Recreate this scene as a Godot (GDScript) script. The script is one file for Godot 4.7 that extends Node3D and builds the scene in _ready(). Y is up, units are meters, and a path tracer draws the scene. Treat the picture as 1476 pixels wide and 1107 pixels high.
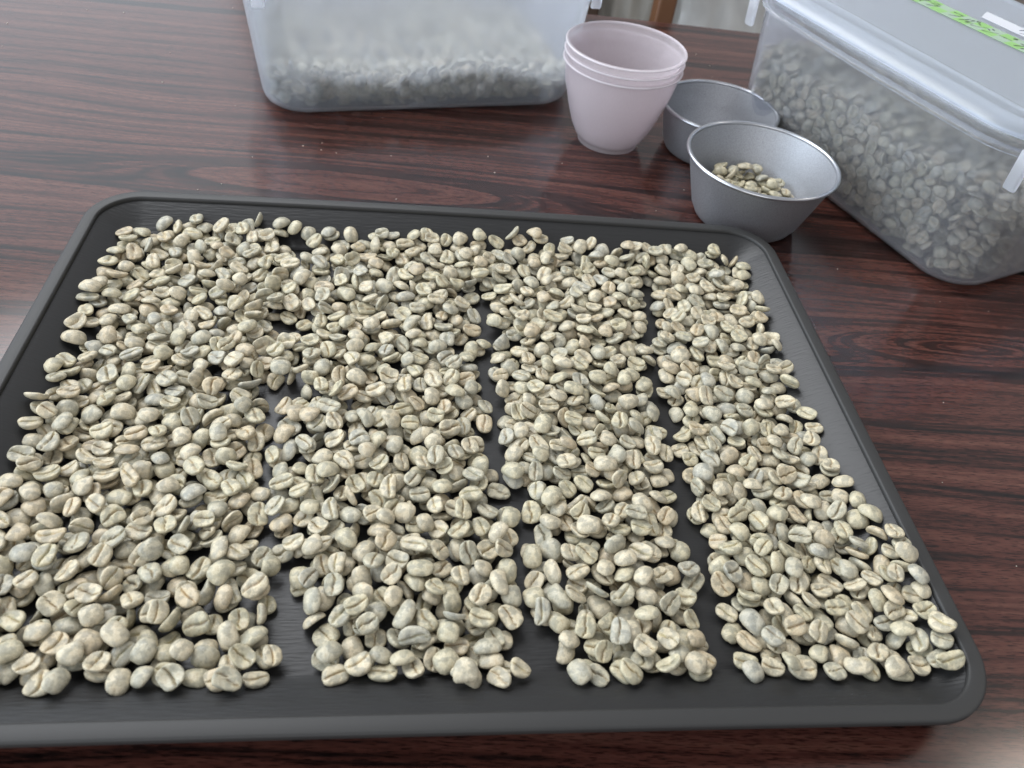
extends Node3D

var rng := RandomNumberGenerator.new()
var used_names := {}

# ---------------------------------------------------------------- set-up
func _ready():
	rng.seed = 20417
	var cam := Camera3D.new()
	cam.name = "camera"
	add_child(cam)
	var fwd := Vector3(0.1244, -0.7020, -0.7013).normalized()
	var right := Vector3(0.9918, 0.1100, 0.0658)
	right = (right - fwd * right.dot(fwd)).normalized()
	var up := right.cross(fwd).normalized()
	CAM_AT = Vector3(-0.0148, 0.2390, 0.2154)
	CAM_B = Basis(right, up, -fwd)
	cam.transform = Transform3D(CAM_B, CAM_AT)
	var lens := CameraAttributesPhysical.new()
	lens.frustum_focal_length = 24.5
	lens.frustum_near = 0.01
	lens.frustum_far = 60.0
	lens.frustum_focus_distance = 0.33
	lens.exposure_aperture = 15.0
	cam.attributes = lens
	cam.current = true

	var env := Environment.new()
	env.background_mode = Environment.BG_COLOR
	env.background_color = Color(0.97, 0.98, 1.0)
	env.background_energy_multiplier = 0.40
	env.tonemap_mode = Environment.TONE_MAPPER_LINEAR
	env.tonemap_exposure = 1.22
	env.sdfgi_enabled = true
	env.ssao_enabled = true
	env.ssil_enabled = true
	var we := WorldEnvironment.new()
	we.name = "world_environment"
	we.environment = env
	add_child(we)

	# daylight of the room's big window, behind and to the left, high up
	window_light("window_light", Vector3(-0.85, 1.75, -1.15), Vector2(1.7, 1.25), 4.5, Color(0.975, 0.985, 1.0))
	# the lower panes of the back wall's windows, farther off
	window_light("back_window_light", Vector3(-1.75, 1.0, -2.3), Vector2(2.6, 1.4), 1.2, Color(0.90, 0.95, 1.0))
	# daylight from the room behind the photographer
	window_light("front_window_light", Vector3(-0.7, 1.25, 2.3), Vector2(1.7, 1.0), 1.7, Color(0.97, 0.98, 1.0))
	# side window on the left
	window_light("side_window_light", Vector3(-1.9, 0.75, 0.15), Vector2(2.3, 1.3), 4.0, Color(0.88, 0.94, 1.0))
	# ceiling lamp, up to the right
	window_light("ceiling_lamp_light", Vector3(1.58, 1.74, -0.28), Vector2(0.34, 0.26), 0.30, Color(1.0, 0.97, 0.92))

	make_floor()
	make_table()
	make_background()
	make_tray()
	make_bean_shapes()
	make_bean_materials()
	var box_a := container("storage_container", Transform3D(Basis(Vector3(0.9732, 0, -0.2299), Vector3.UP, Vector3(0.2299, 0, 0.9732)), LEFT_BOX),
		"frosted plastic storage container behind the tray, shallow layer of green coffee beans inside", false)
	var box_b := container("storage_container", Transform3D(Basis(Vector3(0.3785, 0, 0.9256), Vector3.UP, Vector3(-0.9256, 0, 0.3785)), RIGHT_BOX),
		"frosted plastic storage container at the right, nearly full of beans, green tape on its lid", true)
	fill_container(box_a, 0.0115, func(x, z): return 0.0235 - 0.009 * smoothstep(0.060, 0.035, z) + 0.004 * smoothstep(-0.02, 0.03, x) - 0.003 * smoothstep(-0.05, -0.085, -absf(x + 0.06)) + 0.002 * sin(x * 60.0),
		"green coffee beans lying shallow in the container behind the tray")
	fill_container(box_b, 0.036, func(x, z): return 0.050 + 0.045 * (x + 0.095) * 0.9 - 0.05 * maxf(0.0, x + 0.02) * 0.6 + 0.003 * sin(x * 70.0 + z * 30.0),
		"green coffee beans heaped high in the container at the right")
	lid_labels(RIGHT_BOX, Basis(Vector3(0.3785, 0, 0.9256), Vector3.UP, Vector3(-0.9256, 0, 0.3785)))
	cup_stack(Vector3(0.1046, 0, -0.2497))
	tin("baking_tin", Vector3(0.1715, 0, -0.2466), 0.0295, 0.0365, 0.0302, "empty round aluminium baking tin, half hidden behind the tin of beans")
	tin("baking_tin", Vector3(0.1736, 0, -0.1690), 0.0298, 0.0418, 0.0377, "round aluminium baking tin with a few green coffee beans inside, behind the tray's corner")
	tray_beans()
	crumbs()

const LEFT_BOX := Vector3(-0.0337 + 0.004 * 0.23 + 0.006 * 0.9732, 0, -0.3462 + 0.004 * 0.97 - 0.006 * 0.2299)
const RIGHT_BOX := Vector3(0.3057 - 0.0040 * 0.9256, 0, -0.2228 + 0.0040 * 0.3785)
const BOX_HX := 0.1020
const BOX_HZ := 0.0765
var CAM_AT := Vector3.ZERO
var CAM_B := Basis.IDENTITY

func window_light(called: String, at: Vector3, size: Vector2, energy: float, tint: Color):
	var l := AreaLight3D.new()
	l.name = called
	l.area_size = size
	l.light_energy = energy
	l.light_color = tint
	l.area_normalize_energy = true
	l.area_range = 12.0
	l.area_attenuation = 2.0
	l.shadow_enabled = true
	add_child(l)
	l.look_at_from_position(at, Vector3(0.05, 0.0, -0.08), Vector3.UP)

# ---------------------------------------------------------------- naming
func numbered(called: String) -> String:
	if not used_names.has(called):
		used_names[called] = 0
		return called
	used_names[called] += 1
	return "%s_%03d" % [called, used_names[called]]

func tag(o: Node, label: String, category: String, group := "", kind := ""):
	if label: o.set_meta("label", label)
	if category: o.set_meta("category", category)
	if group: o.set_meta("group", group)
	if kind: o.set_meta("kind", kind)

func thing(called: String, xf: Transform3D, label: String, category: String, group := "") -> Node3D:
	var o := Node3D.new()
	o.name = numbered(called)
	add_child(o, true)
	o.transform = xf
	tag(o, label, category, group)
	return o

func put(called: String, mesh: Mesh, m: Material, parent: Node) -> MeshInstance3D:
	var o := MeshInstance3D.new()
	o.name = numbered(called) if parent == self else called
	o.mesh = mesh
	if m: o.material_override = m
	parent.add_child(o, true)
	return o

# ---------------------------------------------------------------- mesh building
class Builder:
	var v := PackedVector3Array()
	var n := PackedVector3Array()
	var uv := PackedVector2Array()
	var uv2 := PackedVector2Array()
	var ix := PackedInt32Array()

	func add(p: Vector3, nn: Vector3, t := Vector2.ZERO) -> int:
		v.append(p)
		n.append(nn)
		uv.append(t)
		uv2.append(Vector2(p.x, p.z))
		return v.size() - 1

	func tri(a: int, b: int, c: int):
		var g := (v[b] - v[a]).cross(v[c] - v[a])
		if g.length_squared() < 1e-20: return
		if g.dot(n[a] + n[b] + n[c]) > 0.0:
			ix.append_array([a, c, b])
		else:
			ix.append_array([a, b, c])

	func quad(a: int, b: int, c: int, d: int):
		tri(a, b, c)
		tri(a, c, d)

	func flat(a: Vector3, b: Vector3, c: Vector3, d: Vector3, out: Vector3):
		var i := add(a, out, Vector2(0, 1))
		add(b, out, Vector2(1, 1))
		add(c, out, Vector2(1, 0))
		add(d, out, Vector2(0, 0))
		quad(i, i + 1, i + 2, i + 3)

	func mesh() -> ArrayMesh:
		var a := []
		a.resize(Mesh.ARRAY_MAX)
		a[Mesh.ARRAY_VERTEX] = v
		a[Mesh.ARRAY_NORMAL] = n
		a[Mesh.ARRAY_TEX_UV] = uv
		a[Mesh.ARRAY_TEX_UV2] = uv2
		a[Mesh.ARRAY_INDEX] = ix
		var m := ArrayMesh.new()
		m.add_surface_from_arrays(Mesh.PRIMITIVE_TRIANGLES, a)
		return m

func profile_normals(profile: Array) -> Array:
	# per segment: normals at both of its ends; smooth where the profile bends by less than 50 degrees
	var seg := []
	for i in profile.size() - 1:
		var t: Vector2 = (profile[i + 1] - profile[i]).normalized()
		seg.append(Vector2(t.y, -t.x))
	var out := []
	for i in seg.size():
		var a: Vector2 = seg[i]
		var b: Vector2 = seg[i]
		if i > 0 and seg[i - 1].dot(seg[i]) > 0.64: a = (seg[i - 1] + seg[i]).normalized()
		if i < seg.size() - 1 and seg[i + 1].dot(seg[i]) > 0.64: b = (seg[i + 1] + seg[i]).normalized()
		out.append([a, b])
	return out

# sweep a profile of (offset outward, height) round a rounded rectangle
func loft(b: Builder, profile: Array, hx: float, hz: float, r: float, cap_first: bool, cap_last: bool, bend = null, corner := 9, straight := 8):
	var ring := []   # [corner centre, direction, point on the straight (0) or at the corner]
	for q in 4:
		var sx := 1.0 if q == 0 or q == 3 else -1.0
		var sz := 1.0 if q < 2 else -1.0
		var c := Vector2(sx * (hx - r), sz * (hz - r))
		for k in corner + 1:
			var th := (q + float(k) / corner) * PI / 2.0
			ring.append([c, Vector2(cos(th), sin(th))])
		var q2 := (q + 1) % 4
		var sx2 := 1.0 if q2 == 0 or q2 == 3 else -1.0
		var sz2 := 1.0 if q2 < 2 else -1.0
		var c2 := Vector2(sx2 * (hx - r), sz2 * (hz - r))
		var d := Vector2(cos((q + 1) * PI / 2.0), sin((q + 1) * PI / 2.0))
		for k in range(1, straight):
			ring.append([c.lerp(c2, float(k) / straight), d])
	var m := ring.size()
	var nn := profile_normals(profile)
	var at := func(e, p: Vector2) -> Vector3:
		var q: Vector2 = e[0] + e[1] * maxf(r + p.x, 0.0004)
		var w := Vector3(q.x, p.y, q.y)
		return bend.call(w) if bend != null else w
	for i in profile.size() - 1:
		var first := b.v.size()
		for end in 2:
			var p: Vector2 = profile[i + end]
			var k: Vector2 = nn[i][end]
			for e in ring:
				var w: Vector3 = at.call(e, p)
				b.add(w, Vector3(e[1].x * k.x, k.y, e[1].y * k.x), Vector2(w.x, w.z))
		for j in m:
			var j2 := (j + 1) % m
			b.quad(first + j, first + j2, first + m + j2, first + m + j)
	for c in [[cap_first, 0], [cap_last, profile.size() - 1]]:
		if not c[0]: continue
		var p: Vector2 = profile[c[1]]
		var k: Vector2 = nn[0][0] if c[1] == 0 else nn[-1][1]
		var face := Vector3(0, 1 if k.y > 0 else -1, 0)
		# concentric inner rings down to the middle line so that a bend can act on the cap
		var steps := 5
		var last := -1
		for s in steps + 1:
			var f := 1.0 - float(s) / steps
			var first := b.v.size()
			for e in ring:
				var q: Vector2 = e[0] + e[1] * maxf(r + p.x, 0.0004)
				var w := Vector3(q.x * f, p.y, q.y * f)
				if bend != null: w = bend.call(w)
				b.add(w, face, Vector2(w.x, w.z))
			if last >= 0:
				for j in m:
					var j2 := (j + 1) % m
					b.quad(last + j, last + j2, first + j2, first + j)
			last = first

func lathe(b: Builder, profile: Array, seg := 72, wobble = null):
	var nn := profile_normals(profile)
	for i in profile.size() - 1:
		var first := b.v.size()
		for end in 2:
			var p: Vector2 = profile[i + end]
			var k: Vector2 = nn[i][end]
			for j in seg + 1:
				var th := TAU * j / seg
				var w := Vector3(cos(th) * p.x, p.y, sin(th) * p.x)
				if wobble != null: w = wobble.call(w)
				b.add(w, Vector3(cos(th) * k.x, k.y, sin(th) * k.x), Vector2(float(j) / seg, p.y))
		for j in seg:
			b.quad(first + j, first + j + 1, first + seg + 2 + j, first + seg + 1 + j)

func noise(seed_: int, freq: float, octaves := 4, kind := FastNoiseLite.TYPE_SIMPLEX_SMOOTH) -> FastNoiseLite:
	var f := FastNoiseLite.new()
	f.seed = seed_
	f.noise_type = kind
	f.frequency = freq
	f.fractal_octaves = octaves
	if octaves == 1: f.fractal_type = FastNoiseLite.FRACTAL_NONE
	return f

func noise_tex(f: FastNoiseLite, size: int, ramp: Array = []) -> NoiseTexture2D:
	var t := NoiseTexture2D.new()
	t.width = size
	t.height = size
	t.seamless = true
	t.noise = f
	if ramp:
		var g := Gradient.new()
		var offs := PackedFloat32Array()
		var cols := PackedColorArray()
		for e in ramp:
			offs.append(e[0])
			cols.append(e[1])
		g.offsets = offs
		g.colors = cols
		t.color_ramp = g
	return t

func std(albedo: Color, rough: float, metal := 0.0, spec := 0.5) -> StandardMaterial3D:
	var m := StandardMaterial3D.new()
	m.albedo_color = albedo
	m.roughness = rough
	m.metallic = metal
	m.metallic_specular = spec
	return m

func lin(r: float, g: float, b: float, a := 1.0) -> Color:
	var c := Color(r, g, b).linear_to_srgb()
	c.a = a
	return c

# ---------------------------------------------------------------- floor and what stands behind the table
func make_floor():
	var b := Builder.new()
	b.flat(Vector3(-4, -0.72, 2.5), Vector3(4, -0.72, 2.5), Vector3(4, -0.72, -5), Vector3(-4, -0.72, -5), Vector3.UP)
	var m := std(lin(0.16, 0.12, 0.09), 0.5)
	var o := put("floor", b.mesh(), m, self)
	tag(o, "dim brown floor below the table", "", "", "structure")

func crumpled_bag(called: String, at: Vector3, size: Vector3, sd: int, m: Material, label: String):
	var b := Builder.new()
	var f := noise(sd, 9.0, 3)
	f.fractal_type = FastNoiseLite.FRACTAL_RIDGED
	var g := noise(sd + 1, 3.0, 2)
	var nu := 64
	var nv := 56
	for j in nv + 1:
		var t := float(j) / nv
		var lat := (t - 0.5) * PI
		for i in nu + 1:
			var th := TAU * (i % nu) / nu
			var cl := pow(absf(cos(lat)), 0.45)
			var d := Vector3(cos(th) * cl, sin(lat), sin(th) * cl)
			var k := 1.0 + 0.16 * f.get_noise_3dv(d * Vector3(1.0, 0.35, 1.0)) + 0.18 * g.get_noise_3dv(d)
			b.add(Vector3(d.x * size.x * k, (d.y * 0.5 + 0.5) * size.y, d.z * size.z * k), d, Vector2(t, th))
	for j in nv:
		for i in nu:
			var a := j * (nu + 1) + i
			b.quad(a, a + 1, a + nu + 2, a + nu + 1)
	var st := SurfaceTool.new()
	st.create_from(b.mesh(), 0)
	st.generate_normals()
	var o := put(called, st.commit(), m, self)
	o.position = at
	tag(o, label, "bag")

func make_background():
	var wood := std(lin(0.13, 0.055, 0.022), 0.4)
	var post := Builder.new()
	loft(post, [Vector2(-0.002, -0.72), Vector2(0, -0.718), Vector2(0, 0.158), Vector2(-0.002, 0.16)], 0.0115, 0.014, 0.004, true, true, null, 4, 1)
	var o := put("wooden_post", post.mesh(), wood, self)
	o.position = Vector3(0.268, 0, -0.75)
	tag(o, "slim brown wooden post rising behind the far table edge", "post")
	var dark := std(lin(0.05, 0.026, 0.014), 0.5)
	var side := Builder.new()
	loft(side, [Vector2(-0.002, -0.72), Vector2(0, -0.718), Vector2(0, 0.098), Vector2(-0.002, 0.1)], 0.075, 0.16, 0.004, true, true, null, 4, 1)
	var p := put("wooden_cabinet", side.mesh(), dark, self)
	p.position = Vector3(0.125, 0, -0.95)
	tag(p, "dark brown wooden cabinet side beyond the table, left of the white bags", "cabinet")
	var plastic := std(lin(0.62, 0.62, 0.6), 0.3)
	plastic.backlight_enabled = true
	plastic.backlight = lin(0.5, 0.5, 0.5)
	var thin := std(lin(0.45, 0.44, 0.4), 0.35)
	crumpled_bag("plastic_bag", Vector3(0.245, -0.72, -0.87), Vector3(0.055, 0.78, 0.06), 31, thin, "beige-grey plastic bag beyond the table, between the cabinet and the post")
	crumpled_bag("plastic_bag", Vector3(0.395, -0.72, -0.87), Vector3(0.105, 0.76, 0.08), 77, plastic, "crumpled white plastic bag beyond the table, right of the wooden post")

# ---------------------------------------------------------------- table
func wood_image(size: Vector2i, metres: Vector2) -> Image:
	var w := size.x
	var h := size.y
	var warp_n := noise(5, 0.011, 3)
	var warp := warp_n.get_image(256, 512, false, false, false)
	warp.convert(Image.FORMAT_RF)
	warp.resize(w, h, Image.INTERPOLATE_CUBIC)
	var wp := warp.get_data().to_float32_array()
	var fine_n := noise(9, 0.16, 3)
	var fine := fine_n.get_image(160, h, false, false, false)
	fine.convert(Image.FORMAT_RF)
	fine.resize(w, h, Image.INTERPOLATE_CUBIC)
	var fp := fine.get_data().to_float32_array()
	var pore_n := noise(13, 0.42, 2)
	var pore := pore_n.get_image(330, h, false, false, false)
	pore.convert(Image.FORMAT_RF)
	pore.resize(w, h, Image.INTERPOLATE_CUBIC)
	var pp := pore.get_data().to_float32_array()
	# stripes as a function of one coordinate
	var lut := PackedFloat32Array()
	var s1 := noise(21, 0.010, 4)
	var s2 := noise(22, 0.055, 3)
	for i in 8192:
		lut.append(s1.get_noise_1d(i) * 0.78 + s2.get_noise_1d(i) * 0.42)
	var ramp := Gradient.new()
	ramp.offsets = PackedFloat32Array([0.0, 0.20, 0.34, 0.50, 0.70, 1.0])
	ramp.colors = PackedColorArray([lin(0.0070, 0.0042, 0.0042), lin(0.013, 0.0064, 0.0058), lin(0.033, 0.0122, 0.0096), lin(0.057, 0.0200, 0.0152), lin(0.074, 0.0268, 0.0203), lin(0.103, 0.043, 0.031)])
	var cols := PackedByteArray()
	for i in 512:
		var c := ramp.sample(i / 511.0)
		cols.append_array([int(c.r * 255.0 + 0.5), int(c.g * 255.0 + 0.5), int(c.b * 255.0 + 0.5)])
	# eyes of the figure: closed contours where a bump crosses the stripes
	var eyes := [[0.943, 0.403, 0.060, 0.010, 560.0], [0.22, 0.32, 0.10, 0.02, -330.0], [0.62, 0.30, 0.12, 0.018, 300.0], [1.20, 0.62, 0.10, 0.02, 300.0]]
	var data := PackedByteArray()
	data.resize(w * h * 3)
	var k := 0
	var n := 0
	for y in h:
		var vy := metres.y * y / h
		var row := vy * 6400.0 + 900.0
		var near := []
		for e in eyes:
			if absf(vy - e[1]) < e[3] * 3.0: near.append([e[0], e[2], e[4] * exp(-pow((vy - e[1]) / e[3], 2.0))])
		for x in w:
			var c := row + (wp[n] - 0.5) * 190.0
			for e in near:
				var dx: float = (metres.x * x / w - e[0]) / e[1]
				if absf(dx) < 2.5: c += e[2] * exp(-dx * dx)
			var v: float = 0.565 + lut[int(c) & 8191] * 0.86 + (fp[n] - 0.5) * 0.66
			var q := pp[n]
			if q < 0.36: v -= (0.36 - q) * 1.5
			var i := clampi(int(v * 511.0), 0, 511) * 3
			data[k] = cols[i]
			data[k + 1] = cols[i + 1]
			data[k + 2] = cols[i + 2]
			k += 3
			n += 1
	return Image.create_from_data(w, h, false, Image.FORMAT_RGB8, data)

func make_table():
	var hx := 0.72
	var hz := 0.45
	var b := Builder.new()
	loft(b, [Vector2(-0.001, -0.032), Vector2(0, -0.031), Vector2(0, -0.0016), Vector2(-0.0005, -0.0004), Vector2(-0.0016, 0)], hx, hz, 0.004, true, true, null, 4, 6)
	for i in b.uv.size():
		b.uv[i] = Vector2(b.v[i].x / (2.0 * hx) + 0.5, b.v[i].z / (2.0 * hz) + 0.5)
	var m := std(Color.WHITE, 0.16, 0.0, 0.5)
	var img := wood_image(Vector2i(2048, 2048), Vector2(2 * hx, 2 * hz))
	m.albedo_texture = ImageTexture.create_from_image(img)
	# faint uneven polish
	var r := noise(41, 0.02, 4)
	m.roughness_texture = noise_tex(r, 512, [[0.0, Color(0.75, 0.75, 0.75)], [1.0, Color(1, 1, 1)]])
	m.roughness = 0.18
	# fine pores: short dark dashes along the grain
	var pores := noise(55, 0.30, 2).get_seamless_image(96, 1024, false, false, 0.15)
	pores.resize(1024, 1024, Image.INTERPOLATE_CUBIC)
	var pr := Gradient.new()
	pr.offsets = PackedFloat32Array([0.0, 0.30, 0.42, 0.62, 0.8])
	pr.colors = PackedColorArray([lin(0.25, 0.22, 0.22), lin(0.45, 0.42, 0.42), lin(1, 1, 1), lin(1, 1, 1), lin(1.0, 0.9, 0.85)])
	pores.convert(Image.FORMAT_RGB8)
	for y in 1024:
		for x in 1024: pores.set_pixel(x, y, pr.sample(pores.get_pixel(x, y).r))
	m.detail_enabled = true
	m.detail_albedo = ImageTexture.create_from_image(pores)
	m.detail_blend_mode = BaseMaterial3D.BLEND_MODE_MUL
	m.detail_uv_layer = BaseMaterial3D.DETAIL_UV_2
	m.uv2_scale = Vector3(5.0, 6.0, 1.0)
	var xf := Transform3D(Basis(Vector3.UP, deg_to_rad(-3.2)), Vector3(0.0, 0, 0))
	var far_mid := xf.basis * Vector3(0.0, 0, -hz)
	xf.origin = Vector3(0.06, 0, -0.4745) - far_mid
	var t := thing("table", xf, "dark red-brown wood-grain table with a glossy top under the tray", "table")
	put("tabletop", b.mesh(), m, t)

# ---------------------------------------------------------------- tray
const TRAY_HX := 0.1695
const TRAY_HZ := 0.1313
const TRAY_FLOOR := 0.0032
const TRAY_R := 0.0235

func tray_bend(p: Vector3) -> Vector3:
	# the long rims arch up a little in the middle
	var k := 1.0 - pow(p.x / TRAY_HX, 2.0)
	return p + Vector3(0, 0.0016 * k * smoothstep(0.004, 0.016, p.y), 0)

func make_tray():
	# relief of wavy ripples that run along the tray, like brushed wood
	var rip := noise(3, 0.085, 3)
	var im := rip.get_seamless_image(128, 1024, false, false, 0.2)
	im.resize(1024, 1024, Image.INTERPOLATE_CUBIC)
	var tex := ImageTexture.create_from_image(im)
	var m := std(lin(0.0175, 0.0172, 0.0172), 0.40, 0.0, 0.44)
	m.heightmap_enabled = true
	m.heightmap_texture = tex
	m.heightmap_scale = 0.008
	m.uv1_scale = Vector3(9, 9, 9)
	var rimm := std(lin(0.030, 0.0292, 0.0282), 0.5, 0.0, 0.40)
	var fine := noise_tex(noise(8, 0.35, 2), 256)
	rimm.heightmap_enabled = true
	rimm.heightmap_texture = fine
	rimm.heightmap_scale = 0.004
	rimm.uv1_triplanar = true
	rimm.uv1_world_triplanar = true
	rimm.uv1_scale = Vector3(40, 40, 40)
	var t := thing("serving_tray", Transform3D(Basis.IDENTITY, Vector3.ZERO), "black rectangular tray with a wide flat rim, spread with green coffee beans", "tray")
	# the dish: floor and sloped wall
	var b := Builder.new()
	loft(b, [Vector2(-0.0340, TRAY_FLOOR), Vector2(-0.0300, 0.0036), Vector2(-0.0250, 0.0050), Vector2(-0.0190, 0.0078), Vector2(-0.0130, 0.0112), Vector2(-0.0085, 0.0139), Vector2(-0.0058, 0.0152)], TRAY_HX, TRAY_HZ, TRAY_R, true, false, tray_bend, 14, 24)
	for i in b.n.size():
		if b.n[i].y < 0: b.n[i] = -b.n[i]
	fix_winding(b)
	put("dish", b.mesh(), m, t)
	# rim and outside
	var r := Builder.new()
	loft(r, [Vector2(-0.020, 0.0012), Vector2(-0.019, 0.0004), Vector2(-0.016, 0.0006), Vector2(-0.0105, 0.0085), Vector2(-0.0078, 0.0138), Vector2(-0.0008, 0.0142), Vector2(0.0, 0.0148), Vector2(0.0, 0.0165), Vector2(-0.0004, 0.0169), Vector2(-0.0010, 0.0170), Vector2(-0.0049, 0.01705), Vector2(-0.0055, 0.0168), Vector2(-0.0058, 0.0162), Vector2(-0.0058, 0.0153)], TRAY_HX, TRAY_HZ, TRAY_R, false, false, tray_bend, 14, 24)
	put("rim", r.mesh(), rimm, t)

func fix_winding(b: Builder):
	var ix := b.ix.duplicate()
	b.ix.clear()
	for i in range(0, ix.size(), 3): b.tri(ix[i], ix[i + 1], ix[i + 2])

func tray_height(x: float, z: float) -> float:
	# inside height of the dish: distance in from the rim line
	var r := TRAY_R
	var qx := absf(x) - (TRAY_HX - r)
	var qz := absf(z) - (TRAY_HZ - r)
	var d := Vector2(maxf(qx, 0), maxf(qz, 0)).length() + minf(maxf(qx, qz), 0.0) - r
	var prof := [Vector2(-0.0340, TRAY_FLOOR), Vector2(-0.0300, 0.0036), Vector2(-0.0250, 0.0050), Vector2(-0.0190, 0.0078), Vector2(-0.0130, 0.0112), Vector2(-0.0085, 0.0139), Vector2(-0.0058, 0.0162)]
	if d <= prof[0].x: return TRAY_FLOOR
	for i in 6:
		if d <= prof[i + 1].x: return lerpf(prof[i].y, prof[i + 1].y, (d - prof[i].x) / (prof[i + 1].x - prof[i].x))
	return 9.0

# ---------------------------------------------------------------- beans
class Bean:
	var near: ArrayMesh      # fine
	var far: ArrayMesh       # fewer faces
	var pts: PackedVector3Array
	var long := false

var beans: Array = []
var tone_mats: Array = []
const TONES := ["cream", "grey-green", "tan", "olive-green", "bluish grey"]

func make_bean_shapes():
	for i in 26:
		beans.append(bean_shape(i))

func bean_shape(k: int) -> Bean:
	var r := RandomNumberGenerator.new()
	r.seed = 7001 + k * 131
	var sp := {
		"a": r.randf_range(0.0043, 0.0052), "b": r.randf_range(0.0035, 0.0041), "c": r.randf_range(0.0020, 0.0025), "f": r.randf_range(0.0010, 0.0015),
		"bend": r.randf_range(-0.16, 0.16), "taper": r.randf_range(-0.2, 0.2), "hollow": r.randf_range(0.0, 0.0009), "depth": r.randf_range(0.0006, 0.0012),
		"s": r.randf_range(-0.0009, 0.0009), "off": r.randf_range(-0.0004, 0.0004), "arch": r.randf_range(-0.0003, 0.0011), "lip": r.randf_range(0.0, 0.00025), "power": r.randf_range(2.0, 2.6), "wig": r.randf_range(0.0002, 0.0009), "pale": r.randf(), "wide": r.randf_range(0.00022, 0.00038),
	}
	if k % 6 == 0: sp.b *= 1.1; sp.a *= 0.92
	if k % 7 == 3: sp.a *= 1.12; sp.b *= 0.95; sp.bend *= 2.2
	if k % 5 == 1: sp.hollow = 0.0013; sp.depth = 0.0012
	var bn := Bean.new()
	bn.long = sp.a / sp.b > 1.36
	var f := noise(900 + k, 170.0, 3)
	bn.near = bean_mesh(sp, f, [-1.0, -0.965, -0.88, -0.74, -0.56, -0.36, -0.17, 0.0, 0.17, 0.36, 0.56, 0.74, 0.88, 0.965, 1.0], [-1.0, -0.96, -0.86, -0.7, -0.5, -0.3, -0.17, -0.095, -0.045, 0.0, 0.045, 0.095, 0.17, 0.3, 0.5, 0.7, 0.86, 0.96, 1.0])
	bn.far = bean_mesh(sp, f, [-1.0, -0.95, -0.8, -0.5, -0.2, 0.1, 0.4, 0.72, 0.93, 1.0], [-1.0, -0.93, -0.75, -0.45, -0.18, 0.0, 0.18, 0.45, 0.75, 0.93, 1.0])
	var step := 0.0006
	for ix in range(-9, 10):
		for iz in range(-7, 8):
			var q := Vector2(ix * step / sp.a, iz * step / sp.b)
			if q.length() > 1.0: continue
			bn.pts.append(bean_point(sp, f, q, true)[0])
			bn.pts.append(bean_point(sp, f, q, false)[0])
	for i in 24:
		var q := Vector2(cos(TAU * i / 24.0), sin(TAU * i / 24.0))
		bn.pts.append(bean_point(sp, f, q, true)[0])
		bn.pts.append(bean_point(sp, f, q * 0.97, false)[0])
	return bn

func bean_point(sp: Dictionary, f: FastNoiseLite, q: Vector2, dome: bool) -> Array:
	var rr := minf(q.length(), 1.0)
	# a rounded outline, fuller than an ellipse
	var full := 1.0
	if rr > 0.01:
		var m := (absf(q.x) ** 2.5 + absf(q.y) ** 2.5) ** 0.4
		full = lerpf(1.0, rr / m, rr)
	var x: float = q.x * sp.a * full
	var z: float = q.y * sp.b * full * (1.0 + sp.taper * q.x)
	var y := 0.0
	var col := Color(1, 1, 1)
	if dome:
		y = sp.c * pow(1.0 - pow(rr, sp.power), 0.5)
	else:
		y = -sp.f * pow(1.0 - pow(rr, 5.0), 0.5)
		y += sp.hollow * pow(1.0 - rr * rr, 1.0)
		var path: float = sp.s * sin(q.x * 2.6) + sp.off + sp.wig * f.get_noise_2d(x * 2.4 + 0.7, k_of(sp))
		var d: float = absf(z - path)
		var ends := 1.0 - pow(absf(q.x), 7.0)
		y += sp.depth * exp(-pow(d / sp.wide, 2.0)) * ends
		y -= sp.lip * exp(-pow((d - 0.0012) / 0.0007, 2.0)) * ends
		var line: float = exp(-pow(d / (sp.wide * 1.05), 2.0)) * ends * (0.75 + 0.5 * f.get_noise_2d(x * 4.0, 5.0))
		var chaff := smoothstep(-0.1, 0.15, f.get_noise_3d(x * 2.2 + 3.0, 1.7, z * 2.2)) * exp(-pow(d / 0.0014, 2.0)) * ends
		col = col.lerp(Color(1.16, 1.08, 0.92), chaff * 0.7)
		col = col.lerp(Color(0.50, 0.35, 0.21).lerp(Color(1.05, 0.92, 0.70), smoothstep(0.6, 0.95, sp.pale)), clampf(line, 0.0, 1.0) * 0.80)
		if rr > 0.86: col = col.lerp(Color(1.08, 1.04, 0.97), 0.6)
	z += sp.bend * (x * x) / sp.a
	y -= sp.arch * q.x * q.x
	var p := Vector3(x, y, z)
	var dirn := Vector3(q.x, y / 0.003, q.y)
	p += dirn * (0.00022 * f.get_noise_3d(x + 0.3, y + k_of(sp), z) + 0.00011 * f.get_noise_3d(x * 3.1, y * 3.1 + 2.0, z * 3.1))
	return [p, col]

func k_of(sp: Dictionary) -> float:
	return sp.taper * 3.0

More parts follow.
